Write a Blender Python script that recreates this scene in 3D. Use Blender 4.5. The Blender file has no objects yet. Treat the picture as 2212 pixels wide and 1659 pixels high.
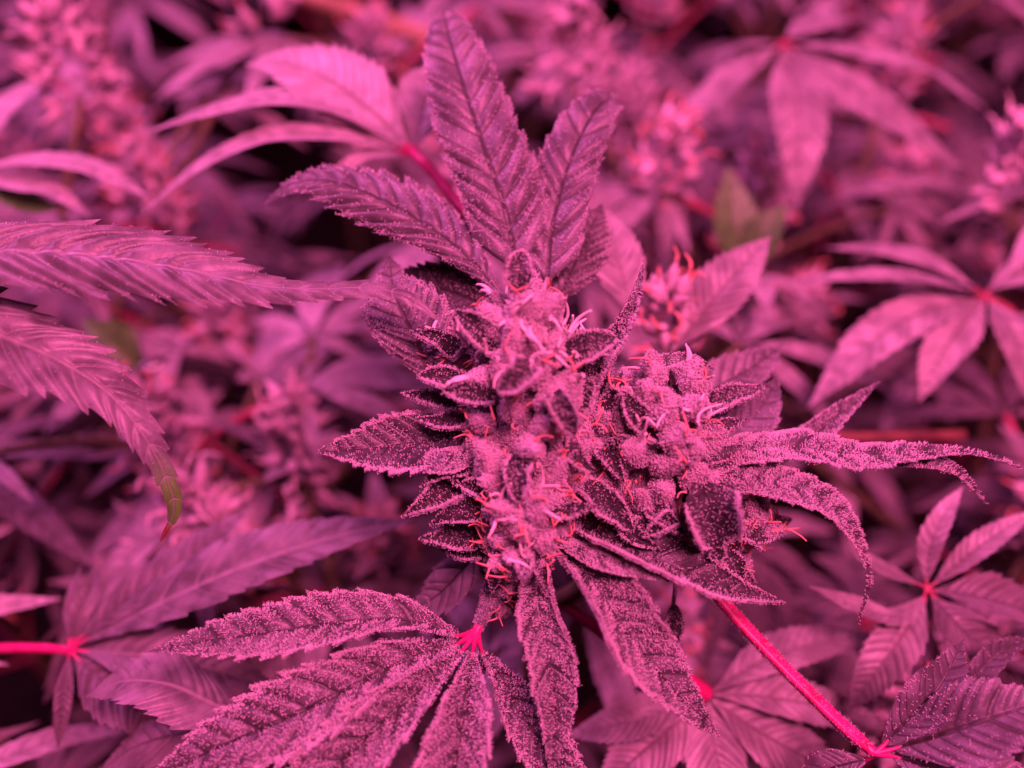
import bpy, math, random
import numpy as np
from mathutils import Vector, Matrix

random.seed(7)
RNG = np.random.default_rng(7)
SC = bpy.context.scene
COL = SC.collection

# ------------------------------------------------------------------ camera
PITCH = math.radians(40)
D = 16.7                      # cm from the lens to the flower in focus
LENS = 30.0
FRAME_W = D * 36.0 / LENS     # cm across the frame at the flower
PX = FRAME_W / 2212.0         # cm for one unit of the layout grid at the flower
FOCUS = np.array([0.0, 0.0, 60.0])
AX = np.array([1.0, 0, 0])
AY = np.array([0, math.sin(PITCH), math.cos(PITCH)])
AZ = np.array([0, -math.cos(PITCH), math.sin(PITCH)])
cd = bpy.data.cameras.new('camera')
cam = bpy.data.objects.new('camera', cd)
COL.objects.link(cam)
cam.location = Vector((FOCUS + AZ * D) * 0.01)
cam.rotation_euler = (math.pi / 2 - PITCH, 0, 0)
cd.lens = LENS
cd.sensor_width = 36
cd.clip_start = 0.005
cd.clip_end = 50
cd.dof.use_dof = True
cd.dof.focus_distance = (D - 0.1) * 0.01
cd.dof.aperture_fstop = 4.6
SC.camera = cam

# ------------------------------------------------------------------ light: a dim room under pink grow lamps
w = bpy.data.worlds.new('World'); SC.world = w
w.use_nodes = True
w.node_tree.nodes['Background'].inputs[0].default_value = (0.75, 0.07, 0.30, 1)
w.node_tree.nodes['Background'].inputs[1].default_value = 0.012

def area(name, loc, target, size, power, col):
    l = bpy.data.lights.new(name, 'AREA'); l.shape = 'RECTANGLE'
    l.size, l.size_y = size; l.energy = power; l.color = col
    o = bpy.data.objects.new(name, l); COL.objects.link(o)
    o.location = loc
    o.rotation_euler = (Vector(target) - Vector(loc)).to_track_quat('-Z', 'Y').to_euler()
    return o
area('grow_lamp_violet', (-0.42, 0.30, 1.15), (0, 0.05, 0.6), (0.40, 0.30), 7.0, (1.0, 0.155, 0.66))
area('grow_lamp_pink', (0.16, -0.24, 1.15), (0.0, 0.05, 0.6), (0.30, 0.20), 13.8, (1.0, 0.122, 0.38))
SC.view_settings.view_transform = 'Standard'
SC.view_settings.look = 'None'
SC.view_settings.exposure = 0.0
SC.view_settings.gamma = 1.0
SC.cycles.use_denoising = True
SC.cycles.adaptive_threshold = 0.02
SC.cycles.max_bounces = 5
SC.cycles.diffuse_bounces = 2
SC.cycles.glossy_bounces = 2
SC.cycles.transmission_bounces = 3
SC.cycles.caustics_reflective = False
SC.cycles.caustics_refractive = False

# ------------------------------------------------------------------ helpers: space
def P(x, y, d=0.0):
    """layout grid position at a depth d cm behind the flower -> cm, world"""
    z = D + d
    return FOCUS + AX * ((x - 1106) * PX * z / D) + AY * ((829.5 - y) * PX * z / D) - AZ * d
def V(x, y, z):
    """direction: right, up in the picture, towards the lens"""
    v = AX * x + AY * y + AZ * z
    return v / np.linalg.norm(v)
UP = np.array([0, 0, 1.0])
def unit(v):
    return v / (np.linalg.norm(v, axis=-1, keepdims=True) + 1e-12)

def spline(pts, n, power=1.0):
    """Catmull-Rom through pts, n samples even in length"""
    p = np.asarray(pts, float)
    if len(p) == 2:
        p = np.array([p[0], p[0] * .5 + p[1] * .5, p[1]])
    q = np.vstack([2 * p[0] - p[1], p, 2 * p[-1] - p[-2]])
    out = []
    for i in range(1, len(q) - 2):
        t = np.linspace(0, 1, 24, endpoint=False)[:, None]
        a, b, c, e = q[i - 1], q[i], q[i + 1], q[i + 2]
        out.append(0.5 * (2 * b + (c - a) * t + (2 * a - 5 * b + 4 * c - e) * t ** 2 + (3 * b - a - 3 * c + e) * t ** 3))
    out = np.vstack(out + [p[-1:]])
    s = np.r_[0, np.cumsum(np.linalg.norm(np.diff(out, axis=0), axis=1))]
    u = np.linspace(0, 1, n) * s[-1]
    return np.stack([np.interp(u, s, out[:, k]) for k in range(3)], 1), s[-1]

# ------------------------------------------------------------------ helpers: objects
WORLD = {}
def mesh_data(name, verts, faces, mat, attrs=None, smooth=True):
    """verts in cm around their own origin; faces an (N,4) or (N,3) array"""
    me = bpy.data.meshes.new(name)
    verts = np.asarray(verts, np.float32) * 0.01
    faces = np.asarray(faces, np.int32)
    k = faces.shape[1]
    me.vertices.add(len(verts)); me.vertices.foreach_set('co', verts.ravel())
    me.loops.add(faces.size); me.loops.foreach_set('vertex_index', faces.ravel())
    me.polygons.add(len(faces))
    me.polygons.foreach_set('loop_start', np.arange(0, faces.size, k, dtype=np.int32))
    if smooth:
        me.polygons.foreach_set('use_smooth', np.ones(len(faces), bool))
    if attrs:
        for a, val in attrs.items():
            at = me.attributes.new(a, 'FLOAT', 'POINT')
            at.data.foreach_set('value', np.asarray(val, np.float32))
    me.materials.append(mat)
    me.update(calc_edges=True)
    return me
def put(name, me, parent=None, loc=(0, 0, 0)):
    """link a mesh; loc in world cm (parents are never rotated while building)"""
    o = bpy.data.objects.new(name, me); COL.objects.link(o)
    loc = np.asarray(loc, float)
    WORLD[o.name] = loc
    if parent is not None:
        o.parent = parent
        loc = loc - WORLD[parent.name]
    o.location = Vector(loc * 0.01)
    return o
def obj(name, geo, mat, parent=None, kind=None):
    """geo = (verts in world cm, faces, attrs); origin at the first vertex ring"""
    v, f, a = geo
    org = v[:4].mean(0)
    o = put(name, mesh_data(name, v - org, f, mat, a), parent, org)
    if kind: o['kind'] = kind
    return o
def thing(name, label, cat, loc, group=None):
    o = bpy.data.objects.new(name, None); COL.objects.link(o)
    o.empty_display_size = 0.02
    o.location = Vector(np.asarray(loc, float) * 0.01)
    WORLD[o.name] = np.asarray(loc, float)
    o['label'] = label; o['category'] = cat
    if group: o['group'] = group
    return o
def copy_tree(o, parent=None):
    c = o.copy(); COL.objects.link(c); c.parent = parent
    for ch in o.children: copy_tree(ch, c)
    return c

def join(geos):
    vs, fs, at, off = [], [], {}, 0
    for v, f, a in geos:
        vs.append(v); fs.append(f + off); off += len(v)
        for k in (a or {}): at.setdefault(k, []).append(a[k])
    return np.vstack(vs), np.vstack(fs), {k: np.concatenate(x) for k, x in at.items()}

# ------------------------------------------------------------------ shapes
FAN = ([0, .05, .13, .25, .4, .55, .7, .82, .91, .96, 1], [.07, .12, .40, .78, 1, .97, .78, .5, .24, .10, .01])
SUGAR = ([0, .08, .2, .35, .5, .65, .8, .9, .96, 1], [.38, .55, .85, 1, .95, .76, .46, .23, .1, .01])
ROUND = ([0, .08, .2, .35, .55, .72, .85, .93, .98, 1], [.25, .4, .72, .95, 1, .95, .8, .6, .35, .06])
SPEAR = ([0, .1, .25, .4, .6, .8, 1], [.55, .8, 1, .92, .66, .33, .01])
TAIL = ([0, .08, .2, .35, .5, .6, .68, .75, .85, .95, 1], [.55, .8, 1, .95, .78, .55, .33, .2, .15, .08, .01])
BROAD = ([0, .1, .25, .45, .65, .8, .92, 1], [.62, .9, 1, .98, .88, .72, .5, .12])
HUBBED = ([0, .06, .15, .28, .42, .56, .7, .82, .91, .96, 1], [.12, .26, .5, .82, 1, .97, .78, .5, .24, .10, .01])
LONG = ([0, .08, .2, .35, .5, .6, .68, .75, .85, .95, 1], [.2, .6, .92, 1, .84, .62, .40, .26, .22, .13, .01])
ARC = ([0, .08, .2, .35, .5, .6, .7, .8, .9, .96, 1], [.2, .6, .92, 1, .86, .66, .42, .24, .16, .08, .01])
SCOOP = ([0, .1, .3, .5, .7, .85, .95, 1], [.55, .75, 1, 1, .8, .48, .2, .02])

def blade(pts, hw, nrm, teeth=14, td=.16, fold=8, curl=0, pillow=.05, wave=.0, prof=FAN, nper=8, nv=7,
          twist=0, shear=1.0, seed=0, rough=.0, base_curl=0):
    """one serrated blade: midrib through pts, half width hw (cm), face towards nrm.
    fold: degrees each half is lifted at the midrib; curl: further degrees to the margin;
    base_curl: extra curl only near the base (rolled-up margins)"""
    rng = np.random.default_rng(seed + 11)
    n = teeth * nper + 1
    mid, L = spline(pts, n)
    T = unit(np.gradient(mid, axis=0))
    nrm = np.asarray(nrm, float)
    N0 = nrm[None] if nrm.ndim == 1 else np.stack([np.interp(np.linspace(0, 1, n), np.linspace(0, 1, len(nrm)), nrm[:, k]) for k in range(3)], 1)
    N = unit(N0 - (N0 * T).sum(1, keepdims=True) * T)
    B = np.cross(T, N)
    if twist:
        a = np.radians(twist) * np.linspace(0, 1, n)[:, None]
        N, B = N * np.cos(a) + B * np.sin(a), B * np.cos(a) - N * np.sin(a)
    s = np.linspace(0, 1, n)
    ph = s * teeth + .22 * np.interp(s, np.linspace(0, 1, teeth + 3), np.r_[0, rng.normal(size=teeth + 1), 0])
    ph = np.clip(np.maximum.accumulate(ph), 0, teeth)
    fr = np.clip(ph - np.floor(ph + 1e-9), 0, 1)
    saw = np.where(fr < .86, fr / .86, (1 - fr) / .14)
    jit = 1 + .22 * (rng.random(teeth + 2) - .5)
    tj = jit[np.floor(ph).astype(int)]
    pe = np.interp(s, *prof)
    for _ in range(3):
        pe = np.interp(np.clip(s + shear * pe * hw / L * np.clip((1 - s) / .3, 0, 1), 0, 1), *prof)
    W = hw * pe
    r1 = np.linspace(0, 1, nv + 1)[1:] ** .92
    rows = []; vv = []; pp = []; ss = []
    smooth_noise = lambda k: np.interp(s, np.linspace(0, 1, k), rng.normal(size=k))
    def half(sgn):
        wv = wave * smooth_noise(max(5, teeth // 2))
        cvar = 1 + .35 * smooth_noise(6)
        # arc across the blade
        ang0 = np.radians(fold)
        kc = np.radians(curl * cvar + base_curl * np.clip(1 - s / .45, 0, 1) ** .7)
        lat = np.zeros(n); hei = np.zeros(n); prev = 0
        cols = []
        for r in r1:
            am = ang0 + kc * (r + prev) / 2
            lat = lat + np.cos(am) * (r - prev); hei = hei + np.sin(am) * (r - prev)
            prev = r
            ed = np.clip((r - .55) / .45, 0, 1) ** 1.3
            tooth = 1 + td * tj * (saw - .45) * ed
            fwd = shear * r ** 1.2 * W + td * 1.1 * hw * saw * ed * np.clip(pe, 0, 2) ** .5
            fwd = fwd * np.clip((1 - s) / .3, 0, 1)
            pil = pillow * hw * pe * np.clip(np.sin(np.pi * fr), 0, 1) ** .7 * (np.sin(np.pi * min(r * .9 + .05, 1)) ** .8) * tj
            pos = mid + B * (sgn * lat * W * tooth)[:, None] + N * (hei * W + pil + wv * hw * r ** 2 * pe)[:, None] + T * fwd[:, None]
            if rough:
                pos = pos + N * (rough * hw * rng.normal(size=n) * .5)[:, None]
            cols.append(pos)
        return cols
    R = half(1); Lh = half(-1)
    midp = mid - N * (.035 * hw * pe)[:, None]
    cols = Lh[::-1] + [midp] + R
    vals = np.r_[-r1[::-1], 0, r1]
    m = len(cols)
    verts = np.stack(cols, 1).reshape(-1, 3)
    i, j = np.meshgrid(np.arange(n - 1), np.arange(m - 1), indexing='ij')
    a = (i * m + j).ravel()
    faces = np.stack([a, a + 1, a + m + 1, a + m], 1)
    at = {'vv': np.tile(vals, n), 'ph': np.repeat(ph, m), 'ss': np.repeat(s, m)}
    return verts, faces, at

def tube(pts, r0, r1, n=16, k=7, flare=None, ridge=0):
    c, L = spline(pts, n)
    T = unit(np.gradient(c, axis=0))
    ref = np.array([.3, .2, .93]); N = unit(np.cross(T, ref)); B = np.cross(T, N)
    rr = np.linspace(r0, r1, n)
    if flare is not None: rr = rr * np.interp(np.linspace(0, 1, n), *flare)
    th = np.linspace(0, 2 * np.pi, k, endpoint=False)
    rr = rr[:, None] * (1 + ridge * np.cos(3 * th + .6))[None]
    ring = c[:, None] + rr[..., None] * (np.cos(th)[None, :, None] * N[:, None] + np.sin(th)[None, :, None] * B[:, None])
    v = np.vstack([ring.reshape(-1, 3)])
    i, j = np.meshgrid(np.arange(n - 1), np.arange(k), indexing='ij')
    a = (i * k + j).ravel(); b = (i * k + (j + 1) % k).ravel()
    f = np.stack([a, b, b + k, a + k], 1)
    caps = []
    for base in (0, (n - 1) * k):
        for q in range(1, k - 2, 2):
            caps.append([base, base + q, base + q + 1, base + min(q + 2, k - 1)])
    f = np.vstack([f, np.array(caps)])
    s = np.repeat(np.linspace(0, 1, n), k)
    return v, f, {'vv': np.tile(np.cos(th), n), 'ph': s * 3, 'ss': s}

def calyx(base, axis, length, rad, seed, nu=9, k=10):
    """a swollen bract: egg that runs out into a beak, creased on one side"""
    rng = np.random.default_rng(seed)
    axis = unit(np.asarray(axis, float))
    ref = rng.normal(size=3); N = unit(np.cross(axis, ref)); B = np.cross(axis, N)
    u = np.linspace(0, 1, nu)
    prof = np.interp(u, [0, .12, .3, .5, .7, .85, .95, 1], [.35, .75, 1, .95, .68, .38, .16, .02])
    th = np.linspace(0, 2 * np.pi, k, endpoint=False)
    bend = (rng.normal() * N + rng.normal() * B) * .16 * length
    cre = 1 - .28 * np.exp(-((th - np.pi) / .45) ** 2)
    rr = prof[:, None] * rad * cre[None] * (1 + .10 * rng.normal(size=(nu, k)))
    v = base + axis * (u * length)[:, None, None] + bend * (u ** 2)[:, None, None] + rr[..., None] * (np.cos(th)[None, :, None] * N + np.sin(th)[None, :, None] * B * .8)
    v = v.reshape(-1, 3)
    i, j = np.meshgrid(np.arange(nu - 1), np.arange(k), indexing='ij')
    a = (i * k + j).ravel(); b = (i * k + (j + 1) % k).ravel()
    f = np.stack([a, b, b + k, a + k], 1)
    s = np.repeat(u, k)
    return v, f, {'vv': np.tile(np.cos(th), nu), 'ph': s, 'ss': s}, base + axis * length + bend

def frost(geos, density, length=.034, head=.0116, both=.35, wfun=None, seed=0, thin=.7):
    """stalked resin glands standing on the given surfaces"""
    rng = np.random.default_rng(seed + 5)
    bs, ns = [], []
    for v, f, a in geos:
        p = v[f]
        if f.shape[1] == 4:
            tri = np.concatenate([p[:, [0, 1, 2]], p[:, [0, 2, 3]]]); fi = np.concatenate([f[:, [0, 1, 2]], f[:, [0, 2, 3]]])
        else:
            tri, fi = p, f
        cr = np.cross(tri[:, 1] - tri[:, 0], tri[:, 2] - tri[:, 0])
        ar = np.linalg.norm(cr, axis=1) / 2
        wt = ar.copy()
        if wfun is not None: wt = wt * wfun(a['vv'][fi].mean(1), a['ph'][fi].mean(1), a['ss'][fi].mean(1))
        tot = wt.sum()
        cnt = int(tot * density)
        if cnt < 1: continue
        idx = rng.choice(len(tri), cnt, p=wt / tot)
        r = rng.random((cnt, 2)); fl = r.sum(1) > 1; r[fl] = 1 - r[fl]
        b = tri[idx, 0] + (tri[idx, 1] - tri[idx, 0]) * r[:, :1] + (tri[idx, 2] - tri[idx, 0]) * r[:, 1:]
        nn = unit(cr[idx])
        sg = np.where(rng.random(cnt) < both, -1, 1)[:, None]
        bs.append(b); ns.append(nn * sg)
    if not bs: return None
    b = np.vstack(bs); nn = np.vstack(ns)
    away = (nn @ AZ < -.3) & (rng.random(len(b)) < thin)      # sparser on surfaces that face away from the lens
    b, nn = b[~away], nn[~away]; n = len(b)
    nn = unit(nn + rng.normal(size=(n, 3)) * .33)
    ln = length * rng.uniform(.55, 1.25, n)[:, None]; hd = head * rng.uniform(.75, 1.25, n)[:, None]
    A = unit(np.cross(nn, np.array([.31, .77, .55]))); C = np.cross(nn, A)
    st = hd * .42
    vs = []
    tri3 = (0, 2.094, 4.189)
    for t in tri3: vs.append(b + st * 1.7 * (math.cos(t) * A + math.sin(t) * C))
    vs.append(b + nn * (ln + hd * .3))
    hc = b + nn * (ln + hd * .6)
    for t in tri3: vs.append(hc + hd * 1.1 * (math.cos(t) * A + math.sin(t) * C))
    vs.append(hc + nn * hd); vs.append(hc - nn * hd)
    v = np.stack(vs, 1).reshape(-1, 3)
    loc = np.array([[0, 1, 3], [1, 2, 3], [2, 0, 3], [4, 5, 7], [5, 6, 7], [6, 4, 7], [5, 4, 8], [6, 5, 8], [4, 6, 8]])
    f = (loc[None] + (np.arange(n) * 9)[:, None, None]).reshape(-1, 3)
    return v, f, {'ss': np.tile(np.array([0, 0, 0, .8, 1, 1, 1, 1, 1], np.float32), n)}

# ------------------------------------------------------------------ materials
class NT:
    def __init__(s, name):
        s.m = bpy.data.materials.new(name); s.m.use_nodes = True
        s.t = s.m.node_tree; s.t.nodes.clear()
        s.out = s.n('ShaderNodeOutputMaterial')
    def n(s, ty, **kw):
        x = s.t.nodes.new(ty)
        for k, v in kw.items(): setattr(x, k, v)
        return x
    def l(s, a, b): s.t.links.new(a, b)
    def attr(s, name): return s.n('ShaderNodeAttribute', attribute_name=name).outputs['Fac']
    def math(s, op, a, b=None, c=None, clamp=False):
        x = s.n('ShaderNodeMath', operation=op, use_clamp=clamp)
        for i, q in enumerate((a, b, c)):
            if q is None: continue
            if isinstance(q, (int, float)): x.inputs[i].default_value = q
            else: s.l(q, x.inputs[i])
        return x.outputs[0]
    def step(s, val, lo, hi, a=0.0, b=1.0):
        x = s.n('ShaderNodeMapRange', interpolation_type='SMOOTHSTEP')
        s.l(val, x.inputs[0])
        for i, q in enumerate((lo, hi, a, b)): x.inputs[i + 1].default_value = q
        return x.outputs[0]
    def mix(s, fac, a, b):
        x = s.n('ShaderNodeMix', data_type='RGBA')
        for i, q in ((0, fac), (6, a), (7, b)):
            if isinstance(q, (int, float)): x.inputs[i].default_value = q
            elif isinstance(q, tuple): x.inputs[i].default_value = (*q, 1)
            else: s.l(q, x.inputs[i])
        return x.outputs[2]
    def noise(s, scale, detail=3, vec=None):
        x = s.n('ShaderNodeTexNoise'); x.inputs['Scale'].default_value = scale; x.inputs['Detail'].default_value = detail
        if vec is not None: s.l(vec, x.inputs['Vector'])
        return x.outputs['Fac']
    def objco(s): return s.n('ShaderNodeTexCoord').outputs['Object']

def leaf_mat(name, dark, light, vein, spots=(.45, .40, .43), spot_amt=.5, rough=.42, spec=.45, trans=.16, tip=None, veinw=1.0, sheen=.25):
    b = NT(name); co = b.objco()
    vv, ph, ss = b.attr('vv'), b.attr('ph'), b.attr('ss')
    av = b.math('ABSOLUTE', vv)
    fr = b.math('FRACT', ph)
    dv = b.math('MINIMUM', fr, b.math('SUBTRACT', 1.0, fr))
    veinm = b.math('MULTIPLY', b.step(dv, .035 * veinw, .11 * veinw, 1, 0), b.step(av, .80, 1.0, 1, 0))
    midm = b.step(av, .03, .085, 1, 0)
    vm = b.math('MAXIMUM', b.math('MULTIPLY', veinm, .75), midm)
    rnd = b.n('ShaderNodeObjectInfo').outputs['Random']
    big = b.noise(170, 3, co)
    c = b.mix(b.step(big, .32, .68), dark, light)
    hs = b.n('ShaderNodeHueSaturation'); b.l(c, hs.inputs['Color'])
    b.l(b.math('ADD', b.math('MULTIPLY', rnd, .35), .82), hs.inputs['Value'])
    c = hs.outputs[0]
    if tip:
        c = b.mix(b.step(ss, .74, .86), c, tip[0]); c = b.mix(b.step(ss, .93, .965), c, tip[1])
    c = b.mix(vm, c, vein)
    vo = b.n('ShaderNodeTexVoronoi'); vo.inputs['Scale'].default_value = 2100; b.l(co, vo.inputs['Vector'])
    patch = b.step(b.noise(420, 2, co), .40, .62)
    sp = b.math('MULTIPLY', b.step(vo.outputs['Distance'], .16, .38, 1, 0), b.math('MULTIPLY', patch, spot_amt))
    sp = b.math('MULTIPLY', sp, b.math('SUBTRACT', 1.0, b.math('MULTIPLY', vm, .8)))
    c = b.mix(sp, c, spots)
    bs = b.n('ShaderNodeBsdfPrincipled')
    b.l(c, bs.inputs['Base Color'])
    bs.inputs['Roughness'].default_value = rough
    bs.inputs['Specular IOR Level'].default_value = spec
    bs.inputs['Sheen Weight'].default_value = sheen
    bs.inputs['Sheen Roughness'].default_value = .45
    h = b.math('ADD', b.math('MULTIPLY', b.noise(900, 3, co), .5), b.math('ADD', b.math('MULTIPLY', vm, -.7), b.math('MULTIPLY', sp, .5)))
    bu = b.n('ShaderNodeBump'); bu.inputs['Strength'].default_value = .55; bu.inputs['Distance'].default_value = .00045
    b.l(h, bu.inputs['Height']); b.l(bu.outputs[0], bs.inputs['Normal'])
    tr = b.n('ShaderNodeBsdfTranslucent'); b.l(c, tr.inputs['Color'])
    mx = b.n('ShaderNodeMixShader'); mx.inputs[0].default_value = trans
    b.l(bs.outputs[0], mx.inputs[1]); b.l(tr.outputs[0], mx.inputs[2]); b.l(mx.outputs[0], b.out.inputs[0])
    return b.m
def plain_mat(name, c0, c1, scale=400, rough=.45, spec=.4, trans=0.0, bump=.3, spots=0.0, sheen=0.0):
    b = NT(name); co = b.objco()
    n = b.noise(scale, 3, co)
    c = b.mix(b.step(n, .3, .7), c0, c1)
    if spots:
        vo = b.n('ShaderNodeTexVoronoi'); vo.inputs['Scale'].default_value = 2000; b.l(co, vo.inputs['Vector'])
        c = b.mix(b.math('MULTIPLY', b.step(vo.outputs['Distance'], .2, .42, 1, 0), spots), c, (.62, .55, .58))
    bs = b.n('ShaderNodeBsdfPrincipled'); b.l(c, bs.inputs['Base Color'])
    bs.inputs['Roughness'].default_value = rough; bs.inputs['Specular IOR Level'].default_value = spec
    bs.inputs['Sheen Weight'].default_value = sheen
    bu = b.n('ShaderNodeBump'); bu.inputs['Strength'].default_value = bump; bu.inputs['Distance'].default_value = .0005
    b.l(b.noise(scale * 2.5, 3, co), bu.inputs['Height']); b.l(bu.outputs[0], bs.inputs['Normal'])
    if trans:
        tr = b.n('ShaderNodeBsdfTranslucent'); b.l(c, tr.inputs['Color'])
        mx = b.n('ShaderNodeMixShader'); mx.inputs[0].default_value = trans
        b.l(bs.outputs[0], mx.inputs[1]); b.l(tr.outputs[0], mx.inputs[2]); b.l(mx.outputs[0], b.out.inputs[0])
    else:
        b.l(bs.outputs[0], b.out.inputs[0])
    return b.m

M_UPPER = leaf_mat('upper_leaf', (.07, .066, .072), (.165, .158, .172), (.035, .03, .028), spot_amt=.25, sheen=.15)
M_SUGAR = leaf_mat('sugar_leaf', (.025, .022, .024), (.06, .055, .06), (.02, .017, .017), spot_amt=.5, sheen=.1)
M_FROSTY = leaf_mat('frosty_leaf', (.055, .05, .054), (.135, .127, .137), (.028, .024, .024), spot_amt=.6, sheen=.1)
M_FORE = leaf_mat('foreground_leaf', (.085, .08, .085), (.20, .19, .205), (.24, .228, .236), spot_amt=.2, veinw=.42)
M_FORE_TIP = leaf_mat('browning_leaf', (.085, .08, .085), (.20, .19, .205), (.24, .228, .236), spot_amt=.2, veinw=.42, tip=((.10, .30, .04), (.22, .025, .02)))
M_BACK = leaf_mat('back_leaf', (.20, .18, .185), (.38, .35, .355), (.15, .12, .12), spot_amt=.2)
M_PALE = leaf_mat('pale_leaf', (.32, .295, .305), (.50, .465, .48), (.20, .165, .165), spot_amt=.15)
M_DULL = leaf_mat('dull_leaf', (.085, .072, .078), (.16, .14, .147), (.07, .055, .055), spot_amt=.15)
M_GREEN = leaf_mat('green_leaf', (.05, .17, .03), (.09, .25, .05), (.09, .2, .05), spot_amt=.0, sheen=.0)
M_CALYX = plain_mat('calyx', (.20, .155, .17), (.42, .345, .375), 330, .5, .4, .15, .5, spots=.5, sheen=.2)
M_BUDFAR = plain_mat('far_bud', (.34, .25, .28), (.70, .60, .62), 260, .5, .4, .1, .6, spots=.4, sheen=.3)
M_FROST = plain_mat('trichome', (.84, .75, .79), (.93, .86, .89), 300, .28, .5, .45, 0)
M_PISTIL = plain_mat('fresh_pistil', (.84, .70, .68), (.94, .82, .78), 250, .4, .4, .25, .1)
M_PISTIL_OLD = plain_mat('withered_pistil', (.74, .26, .22), (.90, .44, .36), 250, .5, .3, .15, .2)
M_STALK = plain_mat('red_petiole', (.46, .012, .12), (.64, .03, .21), 220, .38, .45, .1, .25)
M_STALK_DULL = plain_mat('dull_petiole', (.34, .06, .11), (.48, .12, .17), 220, .45, .4, .1, .25)
M_STEM = plain_mat('green_stem', (.08, .09, .04), (.17, .16, .08), 200, .5, .35, 0, .3)
M_WOOD = plain_mat('bamboo', (.26, .17, .08), (.40, .27, .13), 120, .5, .35, 0, .3)
M_SOIL = plain_mat('soil', (.012, .010, .008), (.035, .028, .022), 60, .9, .1, 0, .8)

# ------------------------------------------------------------------ setting
g = 400.0
n = 41
xs, ys = np.meshgrid(np.linspace(-g, g, n), np.linspace(-g, g, n), indexing='ij')
zz = RNG.normal(size=xs.shape) * 1.0 - 1.0
i, j = np.meshgrid(np.arange(n - 1), np.arange(n - 1), indexing='ij'); a = (i * n + j).ravel()
so = put('ground', mesh_data('ground', np.stack([xs.ravel(), ys.ravel(), zz.ravel()], 1), np.stack([a, a + n, a + n + 1, a + 1], 1), M_SOIL))
so['kind'] = 'structure'

# ------------------------------------------------------------------ the flowering plant in focus
hero = thing('cannabis_plant', 'frosted flowering plant in sharp focus at the centre, thick with sticky buds', 'plant', P(1150, 1200, 1.5) * [1, 1, 0])

def pts(*q): return [P(*k) for k in q]
def wdt(px, d=0): return px * PX * (D + d) / D
SEED = [100]
def seed():
    SEED[0] += 1
    return SEED[0]
AXES = [([(1150, 1250, 2.4), (1140, 1050, .6), (1140, 900, 0), (1140, 690, -.6)]), ([(1280, 1250, 2.4), (1390, 1100, 1.1), (1440, 830, -.2)]), ([(1390, 1130, 1.6), (1500, 1150, 1.2), (1640, 1120, .4)]), ([(1270, 1130, .9), (1265, 910, .05)])]
AXP = np.vstack([spline([P(*k) for k in a], 40)[0] for a in AXES])
def leaf(parent, name, q, hw, nrm, mat, dens=0, prof=SUGAR, wf=None, tl=.034, hd=.0116, both=.35, **kw):
    sd = seed()
    geo = blade(pts(*q), wdt(hw, q[0][2]), V(*nrm), prof=prof, seed=sd, **kw)
    o = obj(name, geo, mat, parent)
    if parent is hero:
        b0 = P(*q[0]); dd = np.linalg.norm(AXP - b0, axis=1); near_p = AXP[dd.argmin()]
        if .25 < dd.min() < 2.6:
            t0 = unit(P(*q[1]) - b0)
            obj('leaf_stalk', tube([near_p, near_p * .4 + b0 * .6 - t0 * .12, b0 + t0 * .08], .075, .05, 8, 6), M_CALYX, o)
    if dens:
        fg = frost([geo], dens, tl, hd, both, wf, sd)
        if fg:
            # glands sit beside a leaflet under its leaf, or under a single leaf
            own = o if parent.parent is None else parent
            fo = obj('trichomes', fg, M_FROST, own, 'stuff')
    return o
def rib(p): return .10 + 1.2 * np.sin(np.pi * (p - np.floor(p))) ** 1.5
def near(s): return .35 + 1.1 * np.clip(1 - s, 0, 1)
W_EDGE = lambda v, p, s: (np.abs(v) > .07) * ((.5 + .8 * np.abs(v) ** 2) * rib(p) + 2.6 * (np.abs(v) > .86)) * near(s)
W_TOP = lambda v, p, s: (.03 + 1.2 * np.clip(.95 - s, 0, 1) ** 2) * (.5 + .8 * np.abs(v) ** 2) * (np.abs(v) > .07) * rib(p) + .8 * (np.abs(v) > .9)
W_RIM = lambda v, p, s: .16 + .5 * np.abs(v) ** 4 + 3.5 * (np.abs(v) > .84)
W_ALL = lambda v, p, s: (np.abs(v) > .05) * ((.7 + .6 * np.abs(v) ** 2) * rib(p) + 1.5 * (np.abs(v) > .86)) * near(s)

# upper leaves rising behind the main cola
leaf(hero, 'leaf', [(1118, 585, .9), (1090, 450, 1.1), (1046, 320, 1.4), (1003, 190, 1.9), (972, 85, 2.5), (958, 22, 3.1)], 94, (.05, .25, 1), M_UPPER, 420, BROAD, W_TOP, teeth=14, td=.14, fold=6, curl=-14, pillow=.19, twist=-8)
leaf(hero, 'leaf', [(1182, 610, .9), (1194, 490, 1.1), (1228, 360, 1.5), (1272, 262, 1.9), (1312, 216, 2.4), (1336, 235, 2.9)], 74, (-.15, .2, 1), M_UPPER, 420, BROAD, W_TOP, teeth=11, td=.14, fold=5, curl=-12, pillow=.19)
leaf(hero, 'leaf', [(1085, 640, .6), (1005, 548, .8), (905, 474, 1.0), (800, 420, 1.2), (705, 390, 1.4), (630, 398, 1.6), (568, 442, 1.8)], 86, (.05, .55, .8), M_UPPER, 420, FAN, W_TOP, teeth=13, td=.30, fold=-3, curl=-18, pillow=.20, shear=1.2)
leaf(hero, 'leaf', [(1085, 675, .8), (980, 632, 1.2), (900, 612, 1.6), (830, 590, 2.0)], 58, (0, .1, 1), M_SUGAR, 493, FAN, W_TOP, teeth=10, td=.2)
leaf(hero, 'leaf', [(935, 830, .5), (905, 745, .5), (876, 690, .6), (850, 625, .8), (842, 555, 1.2)], 88, (-.1, .3, 1), M_UPPER, 322, FAN, W_EDGE, teeth=12, td=.13, fold=5, curl=-12, pillow=.10)
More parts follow.
